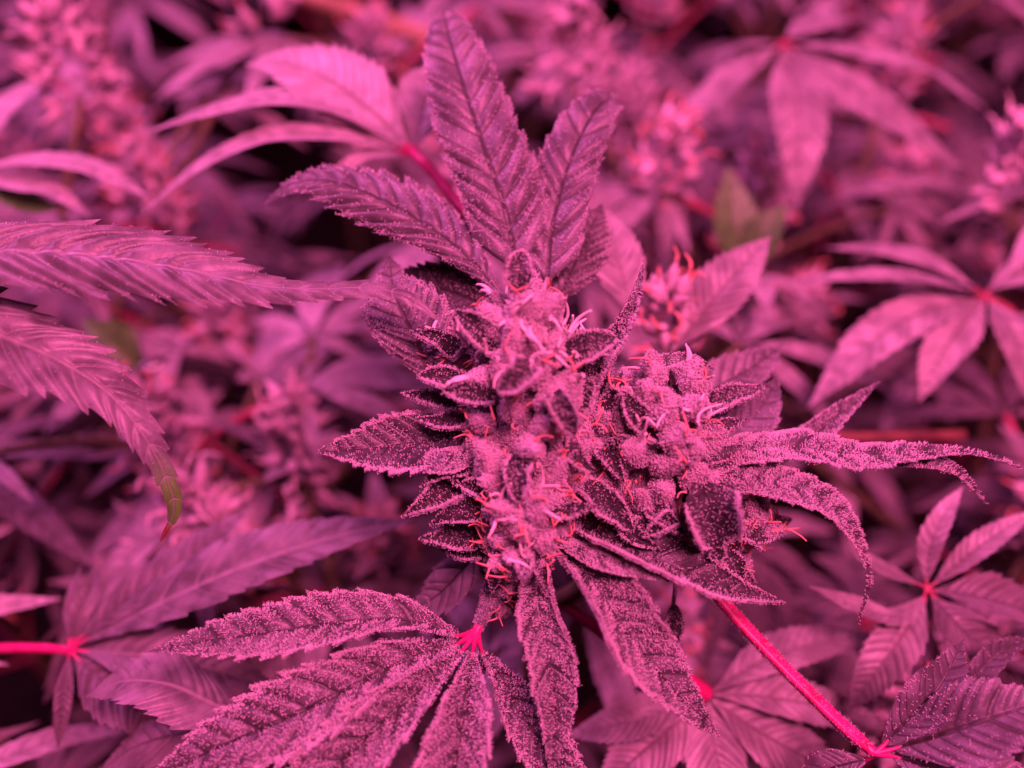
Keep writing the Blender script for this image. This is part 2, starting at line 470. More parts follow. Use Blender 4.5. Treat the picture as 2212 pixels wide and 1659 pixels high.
leaf(hero, 'leaf', [(1195, 665, 1.2), (1232, 590, 1.5), (1268, 510, 1.8), (1300, 440, 2.2)], 64, (-.2, .15, 1), M_FROSTY, 778, FAN, W_TOP, teeth=12, td=.16, pillow=.12)
leaf(hero, 'leaf', [(1370, 690, 3.2), (1345, 600, 3.4), (1325, 520, 3.6), (1310, 450, 4)], 55, (0, .3, 1), M_BACK, 0, FAN, teeth=12, td=.16, pillow=.12)
leaf(hero, 'leaf', [(1450, 760, 3.6), (1520, 670, 3.8), (1590, 590, 4), (1665, 510, 4.4)], 62, (-.2, .4, 1), M_BACK, 0, FAN, teeth=14, td=.2, pillow=.12)
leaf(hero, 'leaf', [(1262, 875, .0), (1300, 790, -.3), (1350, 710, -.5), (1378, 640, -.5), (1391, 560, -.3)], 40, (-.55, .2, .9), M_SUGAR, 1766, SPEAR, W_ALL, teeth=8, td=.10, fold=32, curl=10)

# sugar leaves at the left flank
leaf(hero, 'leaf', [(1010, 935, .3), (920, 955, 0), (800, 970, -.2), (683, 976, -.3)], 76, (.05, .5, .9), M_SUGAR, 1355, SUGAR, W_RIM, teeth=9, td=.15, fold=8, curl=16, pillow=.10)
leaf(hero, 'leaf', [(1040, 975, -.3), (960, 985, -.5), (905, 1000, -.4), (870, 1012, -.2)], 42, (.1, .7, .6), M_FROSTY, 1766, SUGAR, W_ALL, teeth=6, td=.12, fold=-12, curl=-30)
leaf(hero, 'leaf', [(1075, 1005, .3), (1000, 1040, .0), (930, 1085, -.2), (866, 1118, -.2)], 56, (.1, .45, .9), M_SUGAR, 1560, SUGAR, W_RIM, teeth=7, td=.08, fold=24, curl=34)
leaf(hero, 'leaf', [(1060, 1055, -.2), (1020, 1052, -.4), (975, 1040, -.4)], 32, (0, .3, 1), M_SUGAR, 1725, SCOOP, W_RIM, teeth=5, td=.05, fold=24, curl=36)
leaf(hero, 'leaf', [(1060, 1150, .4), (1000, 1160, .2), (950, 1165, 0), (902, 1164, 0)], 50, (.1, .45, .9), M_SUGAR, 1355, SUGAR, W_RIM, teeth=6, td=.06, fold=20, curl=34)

# right flank
leaf(hero, 'leaf', [(1490, 1030, .3), (1580, 985, .1), (1700, 968, 0), (1840, 985, -.2), (1960, 978, -.3), (2080, 975, -.2), (2160, 992, 0), (2235, 1025, .2)], 50, (.0, .75, .65), M_FROSTY, 1929, TAIL, W_ALL, teeth=14, td=.22, fold=10, curl=-16, wave=.10, pillow=.10)
leaf(hero, 'leaf', [(1930, 1002, -.2), (2010, 1000, -.2), (2070, 1022, 0), (2134, 1092, .4)], 20, (.0, .6, .8), M_FROSTY, 986, SUGAR, W_ALL, teeth=6, td=.1)
leaf(hero, 'leaf', [(1640, 985, .8), (1735, 955, 1.0), (1820, 890, 1.3), (1902, 822, 1.7)], 40, (-.4, .3, .9), M_FROSTY, 943, SPEAR, W_EDGE, teeth=8, td=.12, fold=22, curl=10)
leaf(hero, 'leaf', [(1500, 1045, .1), (1600, 1028, -.2), (1700, 1048, -.4), (1790, 1088, -.5), (1850, 1160, -.4), (1876, 1250, -.2), (1853, 1348, .1)], 46, (.15, .6, .8), M_FROSTY, 1929, TAIL, W_ALL, teeth=14, td=.2, fold=6, curl=-20, wave=.08)
leaf(hero, 'leaf', [(1508, 1035, -.6), (1530, 1090, -.9), (1543, 1150, -.8), (1548, 1212, -.5)], 70, (0, .1, 1), M_SUGAR, 1231, SCOOP, W_RIM, teeth=6, td=.05, fold=14, curl=30)
leaf(hero, 'leaf', [(1465, 1115, -.4), (1430, 1132, -.7), (1385, 1162, -.7)], 30, (0, .3, 1), M_SUGAR, 1725, SCOOP, W_RIM, teeth=5, td=.05, fold=26, curl=30)
leaf(hero, 'leaf', [(1505, 900, .7), (1570, 865, .6), (1620, 848, .6), (1660, 832, .7)], 34, (0, .55, .8), M_SUGAR, 1315, SUGAR, W_EDGE, teeth=6, td=.08, fold=22, curl=20)
leaf(hero, 'leaf', [(1520, 990, 1.3), (1590, 930, 1.4), (1645, 880, 1.5), (1680, 815, 1.8)], 66, (-.1, .3, 1), M_UPPER, 280, SUGAR, W_EDGE, teeth=9, td=.12, fold=16)
leaf(hero, 'leaf', [(1480, 880, 1.8), (1560, 830, 2), (1630, 790, 2.2), (1692, 742, 2.5)], 56, (-.1, .4, 1), M_UPPER, 168, SUGAR, W_EDGE, teeth=9, td=.14)
leaf(hero, 'leaf', [(1380, 830, .2), (1440, 795, .1), (1500, 785, .1), (1545, 800, .2)], 30, (.0, .7, .6), M_SUGAR, 1766, SUGAR, W_ALL, teeth=6, td=.08, fold=22, curl=20)

# leaves below the flower
leaf(hero, 'leaf', [(1215, 1120, .1), (1330, 1170, -.5), (1450, 1225, -.6), (1580, 1280, -.5), (1696, 1302, -.3)], 74, (.1, .75, .7), M_SUGAR, 1355, SUGAR, W_RIM, teeth=9, td=.10, fold=22, curl=26, pillow=.06)
leaf(hero, 'leaf', [(1200, 1160, -.3), (1300, 1205, -.9), (1400, 1232, -1.0), (1500, 1262, -.9)], 26, (-.1, .8, .6), M_FROSTY, 2137, SUGAR, W_ALL, teeth=6, td=.08, fold=-14, curl=-30)
leaf(hero, 'leaf', [(1185, 1165, .0), (1270, 1250, -.6), (1340, 1350, -.8), (1420, 1450, -.7), (1490, 1530, -.5), (1553, 1592, -.2)], 84, (.2, .55, .85), M_FROSTY, 1479, SUGAR, W_ALL, teeth=11, td=.14, fold=12, curl=16, base_curl=75, pillow=.10)
leaf(hero, 'leaf', [(1160, 1190, .0), (1160, 1300, -.4), (1185, 1420, -.7), (1200, 1540, -.8), (1188, 1680, -.8)], 62, (.05, .5, .9), M_FROSTY, 1396, SUGAR, W_ALL, teeth=12, td=.15, fold=14, curl=12, base_curl=60, pillow=.08)
leaf(hero, 'leaf', [(1330, 1240, .4), (1370, 1310, .4), (1405, 1370, .5), (1424, 1430, .7)], 40, (.1, .3, 1), M_SUGAR, 943, SUGAR, W_RIM, teeth=6, td=.05, fold=26, curl=20)
leaf(hero, 'leaf', [(1455, 1300, .9), (1450, 1360, 1), (1432, 1440, 1.2)], 26, (.2, .2, 1), M_SUGAR, 738, SUGAR, W_EDGE, teeth=6, td=.05, fold=20)
leaf(hero, 'leaf', [(1560, 1180, .6), (1600, 1240, .6), (1645, 1310, .7)], 26, (.2, .3, 1), M_SUGAR, 943, SUGAR, W_EDGE, teeth=5, td=.05, fold=24, curl=20)
leaf(hero, 'leaf', [(1060, 1160, .9), (1000, 1230, 1.1), (940, 1290, 1.3), (880, 1318, 1.6)], 52, (-.2, .5, .9), M_UPPER, 28, FAN, W_TOP, teeth=8, td=.22, pillow=.12)

def fan(parent, name, petiole, r, leaflets, mat, dens=0, wf=None, pm=None, flare=([0, .8, .93, 1], [1, 1, 1.5, 1.9]), prof=FAN, fuzz=0, hub=None, ridge=0, **kw):
    """a fan leaf: the petiole is the part, its leaflets are sub-parts"""
    pg = tube(pts(*petiole), wdt(r, petiole[0][2]), wdt(r * .9, petiole[-1][2]), 18, 18 if ridge else 9, flare, ridge)
    pe = obj(name, pg, pm or M_STALK, parent)
    if fuzz:
        obj('trichomes', frost([pg], fuzz, .030, .009, 0, None, seed()), M_FROST, pe, 'stuff')
    if hub:
        # the petiole splits into ribs that run out along each leaflet
        c0 = P(*petiole[-1]); back = P(*petiole[-2]); ribs = []
        for L in leaflets:
            m0, m1 = P(*L[0][0]), P(*L[0][1])
            if np.linalg.norm(m0 - c0) > .8: continue
            ribs.append(tube([c0 + (back - c0) * .18, c0 + V(0, .3, 1) * wdt(hub) * .35, m0 * .9 + m1 * .1 + V(0, .3, 1) * wdt(hub) * .2, m0 * .72 + m1 * .28 - V(0, .3, 1) * wdt(4)], wdt(hub) * .62, wdt(hub) * .10, 12, 7))
        obj('leaf_hub', join(ribs), M_STALK if pm is None or pm is M_FROSTY else pm, pe)
    for L in leaflets:
        q, hw, nrm = L[:3]; k = dict(kw); k.update(L[3] if len(L) > 3 else {})
        m = k.pop('mat', mat); dn = k.pop('dens', dens); pf = k.pop('prof', prof)
        leaf(pe, 'leaflet', q, hw, nrm, m, dn, pf, wf, **k)
    return pe
# the fan leaf spread at the lower left of the flower
fan(hero, 'fan_leaf', [(1120, 1160, .8), (1075, 1240, .4), (1050, 1310, .1), (1030, 1362, -.05)], 21, [
    ([(1000, 1378, .1), (880, 1340, -.1), (740, 1345, -.3), (600, 1365, -.4), (450, 1385, -.4), (322, 1408, -.3)], 66, (.0, .7, .75), dict(base_curl=45)),
    ([(1000, 1388, .0), (880, 1425, -.4), (750, 1490, -.7), (600, 1560, -.9), (450, 1625, -1.0), (300, 1700, -1.0)], 86, (.1, .55, .85), dict(base_curl=75)),
    ([(1010, 1395, -.1), (920, 1475, -.6), (820, 1565, -1.0), (700, 1680, -1.3), (500, 1860, -1.5)], 80, (.1, .45, .9), dict(base_curl=80)),
    ([(1022, 1400, -.1), (1010, 1500, -.7), (990, 1600, -1.1), (970, 1730, -1.4), (940, 1880, -1.6)], 76, (.05, .4, .95), dict(base_curl=80)),
    ([(1035, 1398, .0), (1085, 1470, -.1), (1140, 1560, -.3), (1225, 1680, -.5), (1280, 1780, -.6)], 58, (.1, .4, .95), dict(base_curl=60))],
    M_FROSTY, 1423, W_EDGE, teeth=13, td=.26, fold=8, curl=4, pillow=.22, fuzz=700, prof=HUBBED, pm=M_FROSTY, hub=17, flare=([0, .6, .9, 1], [1, 1, .7, .5]))
# red petiole leaning down to the right with its fan leaf
fan(hero, 'fan_leaf', [(1390, 1110, 1.2), (1500, 1225, 1.2), (1575, 1318, .8), (1680, 1430, .4), (1800, 1550, 0), (1885, 1625, -.2)], 15.5, [
    ([(1905, 1612, -.2), (1965, 1550, -.3), (2030, 1480, -.2), (2082, 1380, .2)], 56, (-.25, .4, .9), dict(fold=18, curl=14)),
    ([(1925, 1618, -.2), (2020, 1590, -.6), (2130, 1555, -.9), (2300, 1500, -1.1)], 84, (-.1, .6, .8)),
    ([(1925, 1632, -.2), (2020, 1660, -.6), (2150, 1690, -.9), (2300, 1720, -1.1)], 70, (0, .6, .8)),
    ([(2040, 1535, 1.2), (2100, 1470, 1.2), (2165, 1405, 1.3), (2240, 1380, 1.5)], 30, (-.3, .4, .9), dict(fold=25)),
    ([(1875, 1640, -.1), (1830, 1650, 0), (1780, 1668, .2), (1740, 1720, .6)], 40, (0, .6, .8))],
    M_UPPER, 330, W_TOP, teeth=11, td=.13, fold=10, pillow=.08, fuzz=260, prof=HUBBED, hub=18, flare=([0, .8, .95, 1], [1, 1, 1.05, .8]), ridge=.16)
# pale fan leaf behind, upper left
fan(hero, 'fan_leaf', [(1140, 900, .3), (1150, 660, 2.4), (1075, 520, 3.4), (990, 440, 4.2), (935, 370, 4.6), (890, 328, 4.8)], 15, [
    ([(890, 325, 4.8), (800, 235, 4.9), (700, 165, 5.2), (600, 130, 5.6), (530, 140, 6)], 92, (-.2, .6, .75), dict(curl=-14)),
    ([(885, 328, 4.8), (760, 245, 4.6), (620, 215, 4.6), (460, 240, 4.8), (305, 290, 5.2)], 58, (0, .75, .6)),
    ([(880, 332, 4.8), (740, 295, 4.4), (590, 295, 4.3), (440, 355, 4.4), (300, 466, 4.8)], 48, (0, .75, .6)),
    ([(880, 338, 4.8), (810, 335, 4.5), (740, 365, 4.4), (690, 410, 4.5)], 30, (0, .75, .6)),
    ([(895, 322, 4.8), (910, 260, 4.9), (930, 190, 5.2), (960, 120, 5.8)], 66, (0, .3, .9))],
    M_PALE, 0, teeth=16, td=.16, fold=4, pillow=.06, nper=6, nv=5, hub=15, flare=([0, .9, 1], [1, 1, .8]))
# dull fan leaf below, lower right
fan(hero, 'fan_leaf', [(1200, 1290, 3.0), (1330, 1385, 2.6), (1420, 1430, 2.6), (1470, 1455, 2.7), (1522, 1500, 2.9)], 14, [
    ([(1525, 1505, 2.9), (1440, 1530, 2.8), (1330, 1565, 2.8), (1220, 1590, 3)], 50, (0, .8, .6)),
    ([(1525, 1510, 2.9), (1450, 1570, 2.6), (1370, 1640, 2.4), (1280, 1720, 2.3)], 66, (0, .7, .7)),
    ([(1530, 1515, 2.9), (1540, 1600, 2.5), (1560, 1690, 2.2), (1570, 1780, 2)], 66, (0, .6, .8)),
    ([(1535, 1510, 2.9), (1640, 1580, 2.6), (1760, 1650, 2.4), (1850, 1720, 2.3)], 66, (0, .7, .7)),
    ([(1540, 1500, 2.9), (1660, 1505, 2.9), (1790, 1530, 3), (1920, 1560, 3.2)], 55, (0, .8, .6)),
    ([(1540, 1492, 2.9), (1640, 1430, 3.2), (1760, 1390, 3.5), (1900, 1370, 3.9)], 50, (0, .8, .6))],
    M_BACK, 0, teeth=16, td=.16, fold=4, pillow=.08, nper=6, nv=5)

# cupped bracts standing out of the colas
for q, hw, nr in [
        ([(1070, 760, -.8), (1030, 715, -1.0), (978, 672, -1.0)], 46, (.2, .2, 1)), ([(1215, 780, -.8), (1270, 755, -1.0), (1336, 728, -.9)], 46, (-.1, .3, 1)),
        ([(1015, 835, -.4), (955, 822, -.6), (900, 812, -.5)], 38, (.1, .5, .9)), ([(1070, 860, -.8), (1010, 852, -1.0), (952, 846, -1.0)], 36, (.1, .4, .9)),
        ([(1395, 935, -.4), (1368, 890, -.7), (1345, 845, -.7)], 40, (.2, .1, 1)), ([(1112, 640, -1.2), (1118, 590, -1.2), (1130, 540, -1.0)], 42, (.1, -.1, 1)),
        ([(1150, 790, -1.6), (1120, 820, -1.9), (1075, 850, -1.8)], 46, (.2, .5, 1)), ([(1190, 850, -1.4), (1220, 890, -1.7), (1240, 945, -1.6)], 38, (-.1, .5, 1)),
        ([(1120, 985, -.9), (1118, 1040, -1.3), (1122, 1090, -1.3)], 40, (0, .3, 1)), ([(1250, 1050, -.3), (1300, 1090, -.6), (1370, 1150, -.6)], 44, (.2, .5, .9)),
        ([(1230, 905, -.6), (1262, 860, -.8), (1280, 810, -.8)], 34, (-.2, .2, 1))]:
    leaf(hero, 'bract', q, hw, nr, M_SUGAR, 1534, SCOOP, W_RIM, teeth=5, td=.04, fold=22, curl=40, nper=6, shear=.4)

for q, hw, nr in [
        ([(1000, 770, .2), (940, 735, 0), (880, 715, .1)], 36, (.2, .4, .9)), ([(1000, 880, .1), (930, 865, -.1), (860, 850, .1)], 36, (.1, .5, .9)),
        ([(1010, 905, -.2), (950, 915, -.4), (890, 900, -.4)], 30, (.1, .4, .9)), ([(1030, 1005, -.2), (960, 1020, -.4), (905, 1055, -.3)], 32, (.1, .4, .9)),
        ([(1050, 1100, -.1), (985, 1110, -.3), (920, 1138, -.2)], 36, (.1, .4, .9)), ([(1060, 1190, .3), (1000, 1195, .2), (945, 1185, .3)], 32, (.1, .4, .9)),
        ([(1290, 850, .1), (1310, 800, -.1), (1330, 745, 0)], 30, (-.2, .2, 1)), ([(1300, 900, -.1), (1330, 855, -.3), (1345, 800, -.3)], 32, (-.3, .2, 1)),
        ([(1300, 960, -.3), (1320, 1000, -.6), (1350, 1045, -.6)], 34, (.1, .4, .9)), ([(1220, 960, -.7), (1250, 1000, -1.0), (1290, 1030, -1.0)], 34, (.1, .4, .9)),
        ([(1500, 960, .2), (1560, 925, .1), (1615, 905, .2)], 32, (0, .4, .9)), ([(1500, 1000, .1), (1560, 985, -.1), (1625, 960, 0)], 30, (0, .5, .8)),
        ([(1400, 1090, -.4), (1440, 1130, -.7), (1490, 1160, -.6)], 34, (0, .4, .9)), ([(1330, 1110, -.3), (1370, 1160, -.6), (1430, 1190, -.6)], 34, (0, .4, .9)),
        ([(1180, 1170, -.5), (1170, 1225, -.8), (1185, 1280, -.8)], 34, (0, .4, .9)), ([(1100, 1180, -.2), (1075, 1230, -.4), (1060, 1285, -.3)], 32, (0, .4, .9)),
        ([(1580, 1150, .3), (1640, 1160, .1), (1690, 1150, .2)], 34, (0, .4, .9)), ([(1560, 1190, .3), (1590, 1230, .1), (1600, 1280, .2)], 30, (0, .4, .9))]:
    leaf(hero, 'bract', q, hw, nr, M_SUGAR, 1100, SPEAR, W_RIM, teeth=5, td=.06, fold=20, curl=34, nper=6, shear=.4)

# stem and branches
obj('stem', tube([WORLD[hero.name] - [0, 0, 4], WORLD[hero.name] + [0, 0, 30], P(1150, 1250, 2.4), P(1140, 1050, 1.2), P(1150, 760, -.9)], .55, .16, 30, 9), M_STEM, hero)
obj('branch', tube([P(1150, 1330, 3.6), P(1280, 1250, 2.4), P(1390, 1100, 1.1), P(1430, 900, .2)], .25, .12, 16, 8), M_STEM, hero)
obj('branch', tube([P(1390, 1130, 1.6), P(1500, 1150, 1.2), P(1600, 1130, .9)], .18, .1, 12, 8), M_STEM, hero)
obj('branch', tube([P(1150, 1250, 2.4), P(1135, 1190, 1), P(1130, 1130, 0)], .2, .12, 10, 8), M_STEM, hero)

# buds
def curly(base, d, length, rng, r=.035, curlamp=.5):
    d = unit(d); k = 6
    a = unit(np.cross(d, rng.normal(size=3))); b = np.cross(d, a)
    q = [base]; cur = base.copy(); dirn = d.copy()
    turn = rng.normal() * curlamp; t2 = rng.normal() * curlamp
    for i in range(k):
        cur = cur + dirn * length / k; q.append(cur.copy())
        dirn = unit(dirn + a * turn * .55 + b * t2 * .55 + rng.normal(size=3) * .12)
    return tube(q, r, r * .45, 14, 6)
def bud(parent, bottom, top, rad, ncal, npis, sd, csize=.50, fresh=.5, dens=760, bracts=10, fresh_r=.045, topheavy=True, tuft=0, rprof=([0, .15, .4, .7, .9, 1], [.7, 1, 1, .8, .55, .3])):
    rng = np.random.default_rng(sd)
    A = P(*bottom); Bq = P(*top); ax = unit(Bq - A); L = np.linalg.norm(Bq - A)
    n1 = unit(np.cross(ax, [0.3, .1, .9])); n2 = np.cross(ax, n1)
    core_geo = tube([A - ax * .1, A + ax * L * .3, A + ax * L * .7, A + ax * L * .9], rad * .6, rad * .3, 12, 12)
    core = obj('bud', core_geo, M_CALYX, parent)
    geos = [core_geo]
    for i in range(ncal):
        t = (i + .5) / ncal
        t = t ** .85
        th = i * 2.39996 + rng.normal() * .25
        rr = rad * np.interp(t, *rprof)
        ro = n1 * math.cos(th) + n2 * math.sin(th)
        base = A + ax * (t * L - .12) + ro * rr * rng.uniform(.42, .68)
        d = unit(ro * (1.0 - .55 * t) + ax * (.45 + .5 * t) + rng.normal(size=3) * .28)
        ln = csize * rng.uniform(.75, 1.3)
        v, f, at, tip = calyx(base, d, ln, ln * rng.uniform(.30, .40), sd * 1000 + i)
        geos.append((v, f, at))
        obj('calyx', (v, f, at), M_CALYX, core)
        if rng.random() < npis:
            isf = rng.random() < (fresh * (2.0 * t ** 4 if topheavy else 1))
            for q in range(2):
                pg = curly(tip - d * .05, d + rng.normal(size=3) * .35 + ax * .3, (.55 if isf else .40) * rng.uniform(.6, 1.25), rng, (fresh_r if isf else .026), .45 if isf else .9)
                obj('pistil', pg, M_PISTIL if isf else M_PISTIL_OLD, core)
    hairs = []
    for i in range(int(ncal * 1.3)):
        th = rng.uniform(0, 6.28); t = rng.random() ** 1.2 * .85
        ro = n1 * math.cos(th) + n2 * math.sin(th)
        b0 = A + ax * t * L + ro * rad * np.interp(t, *rprof) * rng.uniform(.75, 1.02)
        hairs.append(curly(b0, ro * .5 + ax * .3 + rng.normal(size=3) * .8, rng.uniform(.2, .42), rng, .022, 1.3))
    obj('fine_hairs', join(hairs), M_PISTIL_OLD, core, 'stuff')
    for i in range(tuft):
        th = rng.uniform(0, 6.28); t = 1 - .26 * rng.random() ** 1.3
        ro = n1 * math.cos(th) + n2 * math.sin(th)
        b0 = A + ax * t * L + ro * rad * np.interp(t, *rprof) * rng.uniform(.85, 1.3)
        obj('pistil', curly(b0, ro * rng.uniform(.2, 1) + ax * rng.uniform(.3, 1.1) + rng.normal(size=3) * .4, rng.uniform(.35, .75), rng, fresh_r * rng.uniform(.8, 1.2), 1.1), M_PISTIL, core)
    for i in range(bracts):
        t = rng.uniform(.05, .85); th = i * 2.39996 * 1.7 + rng.normal() * .4
        ro = n1 * math.cos(th) + n2 * math.sin(th)
        rr = rad * np.interp(t, *rprof)
        d = unit(ro + ax * rng.uniform(.1, .7))
        b0 = A + ax * t * L + ro * rr * .6
        ln = rng.uniform(.6, 1.05)
        gq = blade([b0, b0 + d * ln * .5 + ax * .05, b0 + d * ln + ax * .18], ln * .24, ax + .3 * AZ, teeth=5, td=.05, fold=24, curl=30, prof=SCOOP, nper=5, nv=5, seed=sd * 50 + i)
        obj('bract', gq, M_SUGAR, core)
        obj_f = frost([gq], 900, .036, .0125, .5, W_EDGE, sd * 77 + i)
        if obj_f: geos_f.append(obj_f)
    geos_f.append(frost(geos, dens, .042, .0145, 0, lambda v, p, s: (s > .28) * 1.0, sd))
    fv = join(geos_f)
    obj('trichomes', fv, M_FROST, core, 'stuff')
    geos_f.clear()
    return core
geos_f = []
bud(hero, (1140, 1140, .5), (1140, 665, -.7), 1.36, 112, .4, 3, csize=.72, fresh=.15, bracts=10, fresh_r=.046, tuft=50, rprof=([0, .15, .5, .75, .9, 1], [.85, 1, .98, .8, .6, .35]))
bud(hero, (1125, 1190, .0), (1130, 1080, -1.1), .9, 34, .8, 5, csize=.50, fresh=.15, bracts=3, topheavy=False, tuft=2, fresh_r=.04)
bud(hero, (1395, 1110, .8), (1450, 815, -.3), 1.28, 74, .4, 8, csize=.70, fresh=.2, bracts=6, fresh_r=.038, tuft=20)
bud(hero, (1560, 1160, .9), (1650, 1110, .3), .68, 22, .8, 13, csize=.46, fresh=.0, bracts=3)
bud(hero, (1270, 1130, .9), (1265, 900, .0), 1.0, 46, .9, 17, csize=.58, fresh=.1, bracts=4)
bud(hero, (1110, 1290, 1.0), (1100, 1215, .2), .55, 16, .4, 21, csize=.42, fresh=.1, bracts=2)
bud(hero, (985, 830, .8), (950, 750, .3), .42, 12, .8, 25, csize=.36, fresh=.6, bracts=2)

# ------------------------------------------------------------------ the plant reaching in from the left
lp = thing('cannabis_plant', 'plant at the left edge whose two long sharp serrated blades reach in', 'plant', P(-520, 1200, 6) * [1, 1, 0])
fan(lp, 'fan_leaf', [(-560, 900, 3), (-480, 760, .6), (-400, 640, -.4), (-330, 590, -.6)], 15, [
    ([(-330, 570, -.6), (-150, 548, -.8), (0, 542, -.8), (200, 552, -.7), (400, 582, -.6), (560, 616, -.5), (680, 624, -.5), (790, 622, -.5), (880, 640, -.5), (952, 695, -.4)], 126, (.05, .75, .65), dict(prof=LONG, teeth=20, td=.36, twist=10, shear=1.5, fold=-6, curl=-14, pillow=.24)),
    ([(-330, 595, -.6), (-180, 640, -.9), (-20, 715, -1.0), (120, 775, -1.0), (235, 850, -.9), (310, 940, -.8), (358, 1030, -.6), (376, 1100, -.4), (345, 1172, -.1)], 98, (.2, .6, .75), dict(prof=ARC, teeth=17, td=.28, mat=M_FORE_TIP, shear=1.3, pillow=.22))],
    M_FORE, 18, W_ALL, fold=-3, curl=-12, pillow=.17, tl=.02, hd=.011)
obj('stem', tube([WORLD[lp.name] - [0, 0, 4], WORLD[lp.name] + [0, 0, 30], P(-560, 900, 3)], .5, .3, 20, 9), M_STEM, lp)

# ------------------------------------------------------------------ plants behind with a leaf one can pick out
def back_bud(c, h, r, sd, up=UP, n=64, mats=True):
    rng = np.random.default_rng(sd); out = []; pis = []
    for i in range(n):
        t = min(1, max(0, (i + .5) / n + rng.normal() * .05)); th = i * 2.39996 + rng.normal() * .6
        ro = np.array([math.cos(th), math.sin(th), 0])
        rr = r * rng.uniform(.7, 1.25) * np.interp(t, [0, .2, .6, 1], [.75, 1, .8, .25])
        d = unit(ro * (1 - .5 * t) + UP * (.5 + .4 * t) + rng.normal(size=3) * .45)
        ln = (.30 + .26 * r) * rng.uniform(.55, 1.5)
        v, f, at, tip = calyx(c + UP * h * t + ro * rr * .6, d, ln, ln * .27, sd * 100 + i, 6, 7)
        out.append((v, f, at))
        if rng.random() < .55: pis.append(curly(tip, d, .5 * rng.uniform(.6, 1.2), rng, .045, .8))
    return join(out), join(pis)
def back_plant(label, petiole, r, leaflets, mat, budat=None, group=None, green=(), pm=M_STALK_DULL, **kw):
    base = P(*petiole[0]) * [1, 1, 0]
    t = thing('cannabis_plant', label, 'plant', base, group)
    fan(t, 'fan_leaf', petiole, r, leaflets, mat, 0, teeth=14, nper=6, nv=5, hub=r, flare=([0, .9, 1], [1, 1, .8]), pm=pm, **kw)
    top = P(*petiole[0])
    obj('stem', tube([base - [0, 0, 4], base + (top - base) * .6, top], .5, .3, 16, 8), M_STEM, t)
    if budat is not None:
        for k, (q, h, rr) in enumerate(budat):
            b, p = back_bud(P(*q), h, rr, seed())
            bo = obj('bud', b, M_BUDFAR, t); obj('pistil_tuft', p, M_PISTIL_OLD if k % 2 else M_PISTIL, bo, 'stuff')
            obj('branch', tube([base + (top - base) * .8, P(*q) + UP * .3], .2, .15, 8, 6), M_STEM, t)
    for q, hw in green:
        leaf(t, 'leaf', q, hw, (0, .3, 1), M_GREEN, 0, SUGAR, teeth=8, nper=4, nv=4)
    return t
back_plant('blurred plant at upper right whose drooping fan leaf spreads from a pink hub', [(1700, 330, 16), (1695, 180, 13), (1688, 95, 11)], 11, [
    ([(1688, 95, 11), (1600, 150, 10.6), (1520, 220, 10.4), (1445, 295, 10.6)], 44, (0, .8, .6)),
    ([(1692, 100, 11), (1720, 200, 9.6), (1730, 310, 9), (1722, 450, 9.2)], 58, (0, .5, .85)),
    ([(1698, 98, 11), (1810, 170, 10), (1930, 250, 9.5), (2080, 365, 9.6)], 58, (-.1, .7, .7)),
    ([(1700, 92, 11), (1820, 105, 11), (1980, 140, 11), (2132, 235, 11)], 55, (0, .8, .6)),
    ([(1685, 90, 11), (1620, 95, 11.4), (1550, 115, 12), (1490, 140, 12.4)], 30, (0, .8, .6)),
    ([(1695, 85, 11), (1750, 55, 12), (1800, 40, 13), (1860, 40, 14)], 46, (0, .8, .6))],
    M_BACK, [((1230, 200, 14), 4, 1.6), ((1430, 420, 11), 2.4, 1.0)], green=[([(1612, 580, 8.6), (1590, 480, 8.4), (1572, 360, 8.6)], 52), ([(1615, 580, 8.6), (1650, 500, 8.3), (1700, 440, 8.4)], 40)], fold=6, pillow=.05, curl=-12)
back_plant('blurred plant at the right edge with a pale wide fan leaf arching down', [(2300, 830, 12), (2200, 690, 8.4), (2125, 640, 7)], 10, [
    ([(2125, 635, 7), (1990, 600, 6.4), (1840, 595, 6.2), (1680, 615, 6.4)], 36, (0, .9, .5)),
    ([(2120, 630, 7), (2020, 570, 7.4), (1900, 540, 7.8), (1780, 535, 8.2)], 40, (0, .9, .5)),
    ([(2120, 645, 7), (2000, 670, 6.2), (1880, 740, 5.8), (1745, 880, 5.8)], 54, (-.1, .7, .7)),
    ([(2128, 648, 7), (2080, 700, 6.2), (2030, 770, 5.8), (1985, 870, 5.8)], 46, (0, .6, .8)),
    ([(2135, 645, 7), (2180, 700, 6.2), (2212, 780, 6), (2230, 880, 6)], 44, (0, .6, .8)),
    ([(2130, 630, 7), (2200, 590, 7.4), (2260, 570, 8), (2330, 570, 8.5)], 44, (0, .8, .6))],
    M_BACK, [((2190, 450, 10), 3.2, 1.5), ((1430, 760, 5), 1.8, .9)], fold=6, pillow=.05, curl=-12)
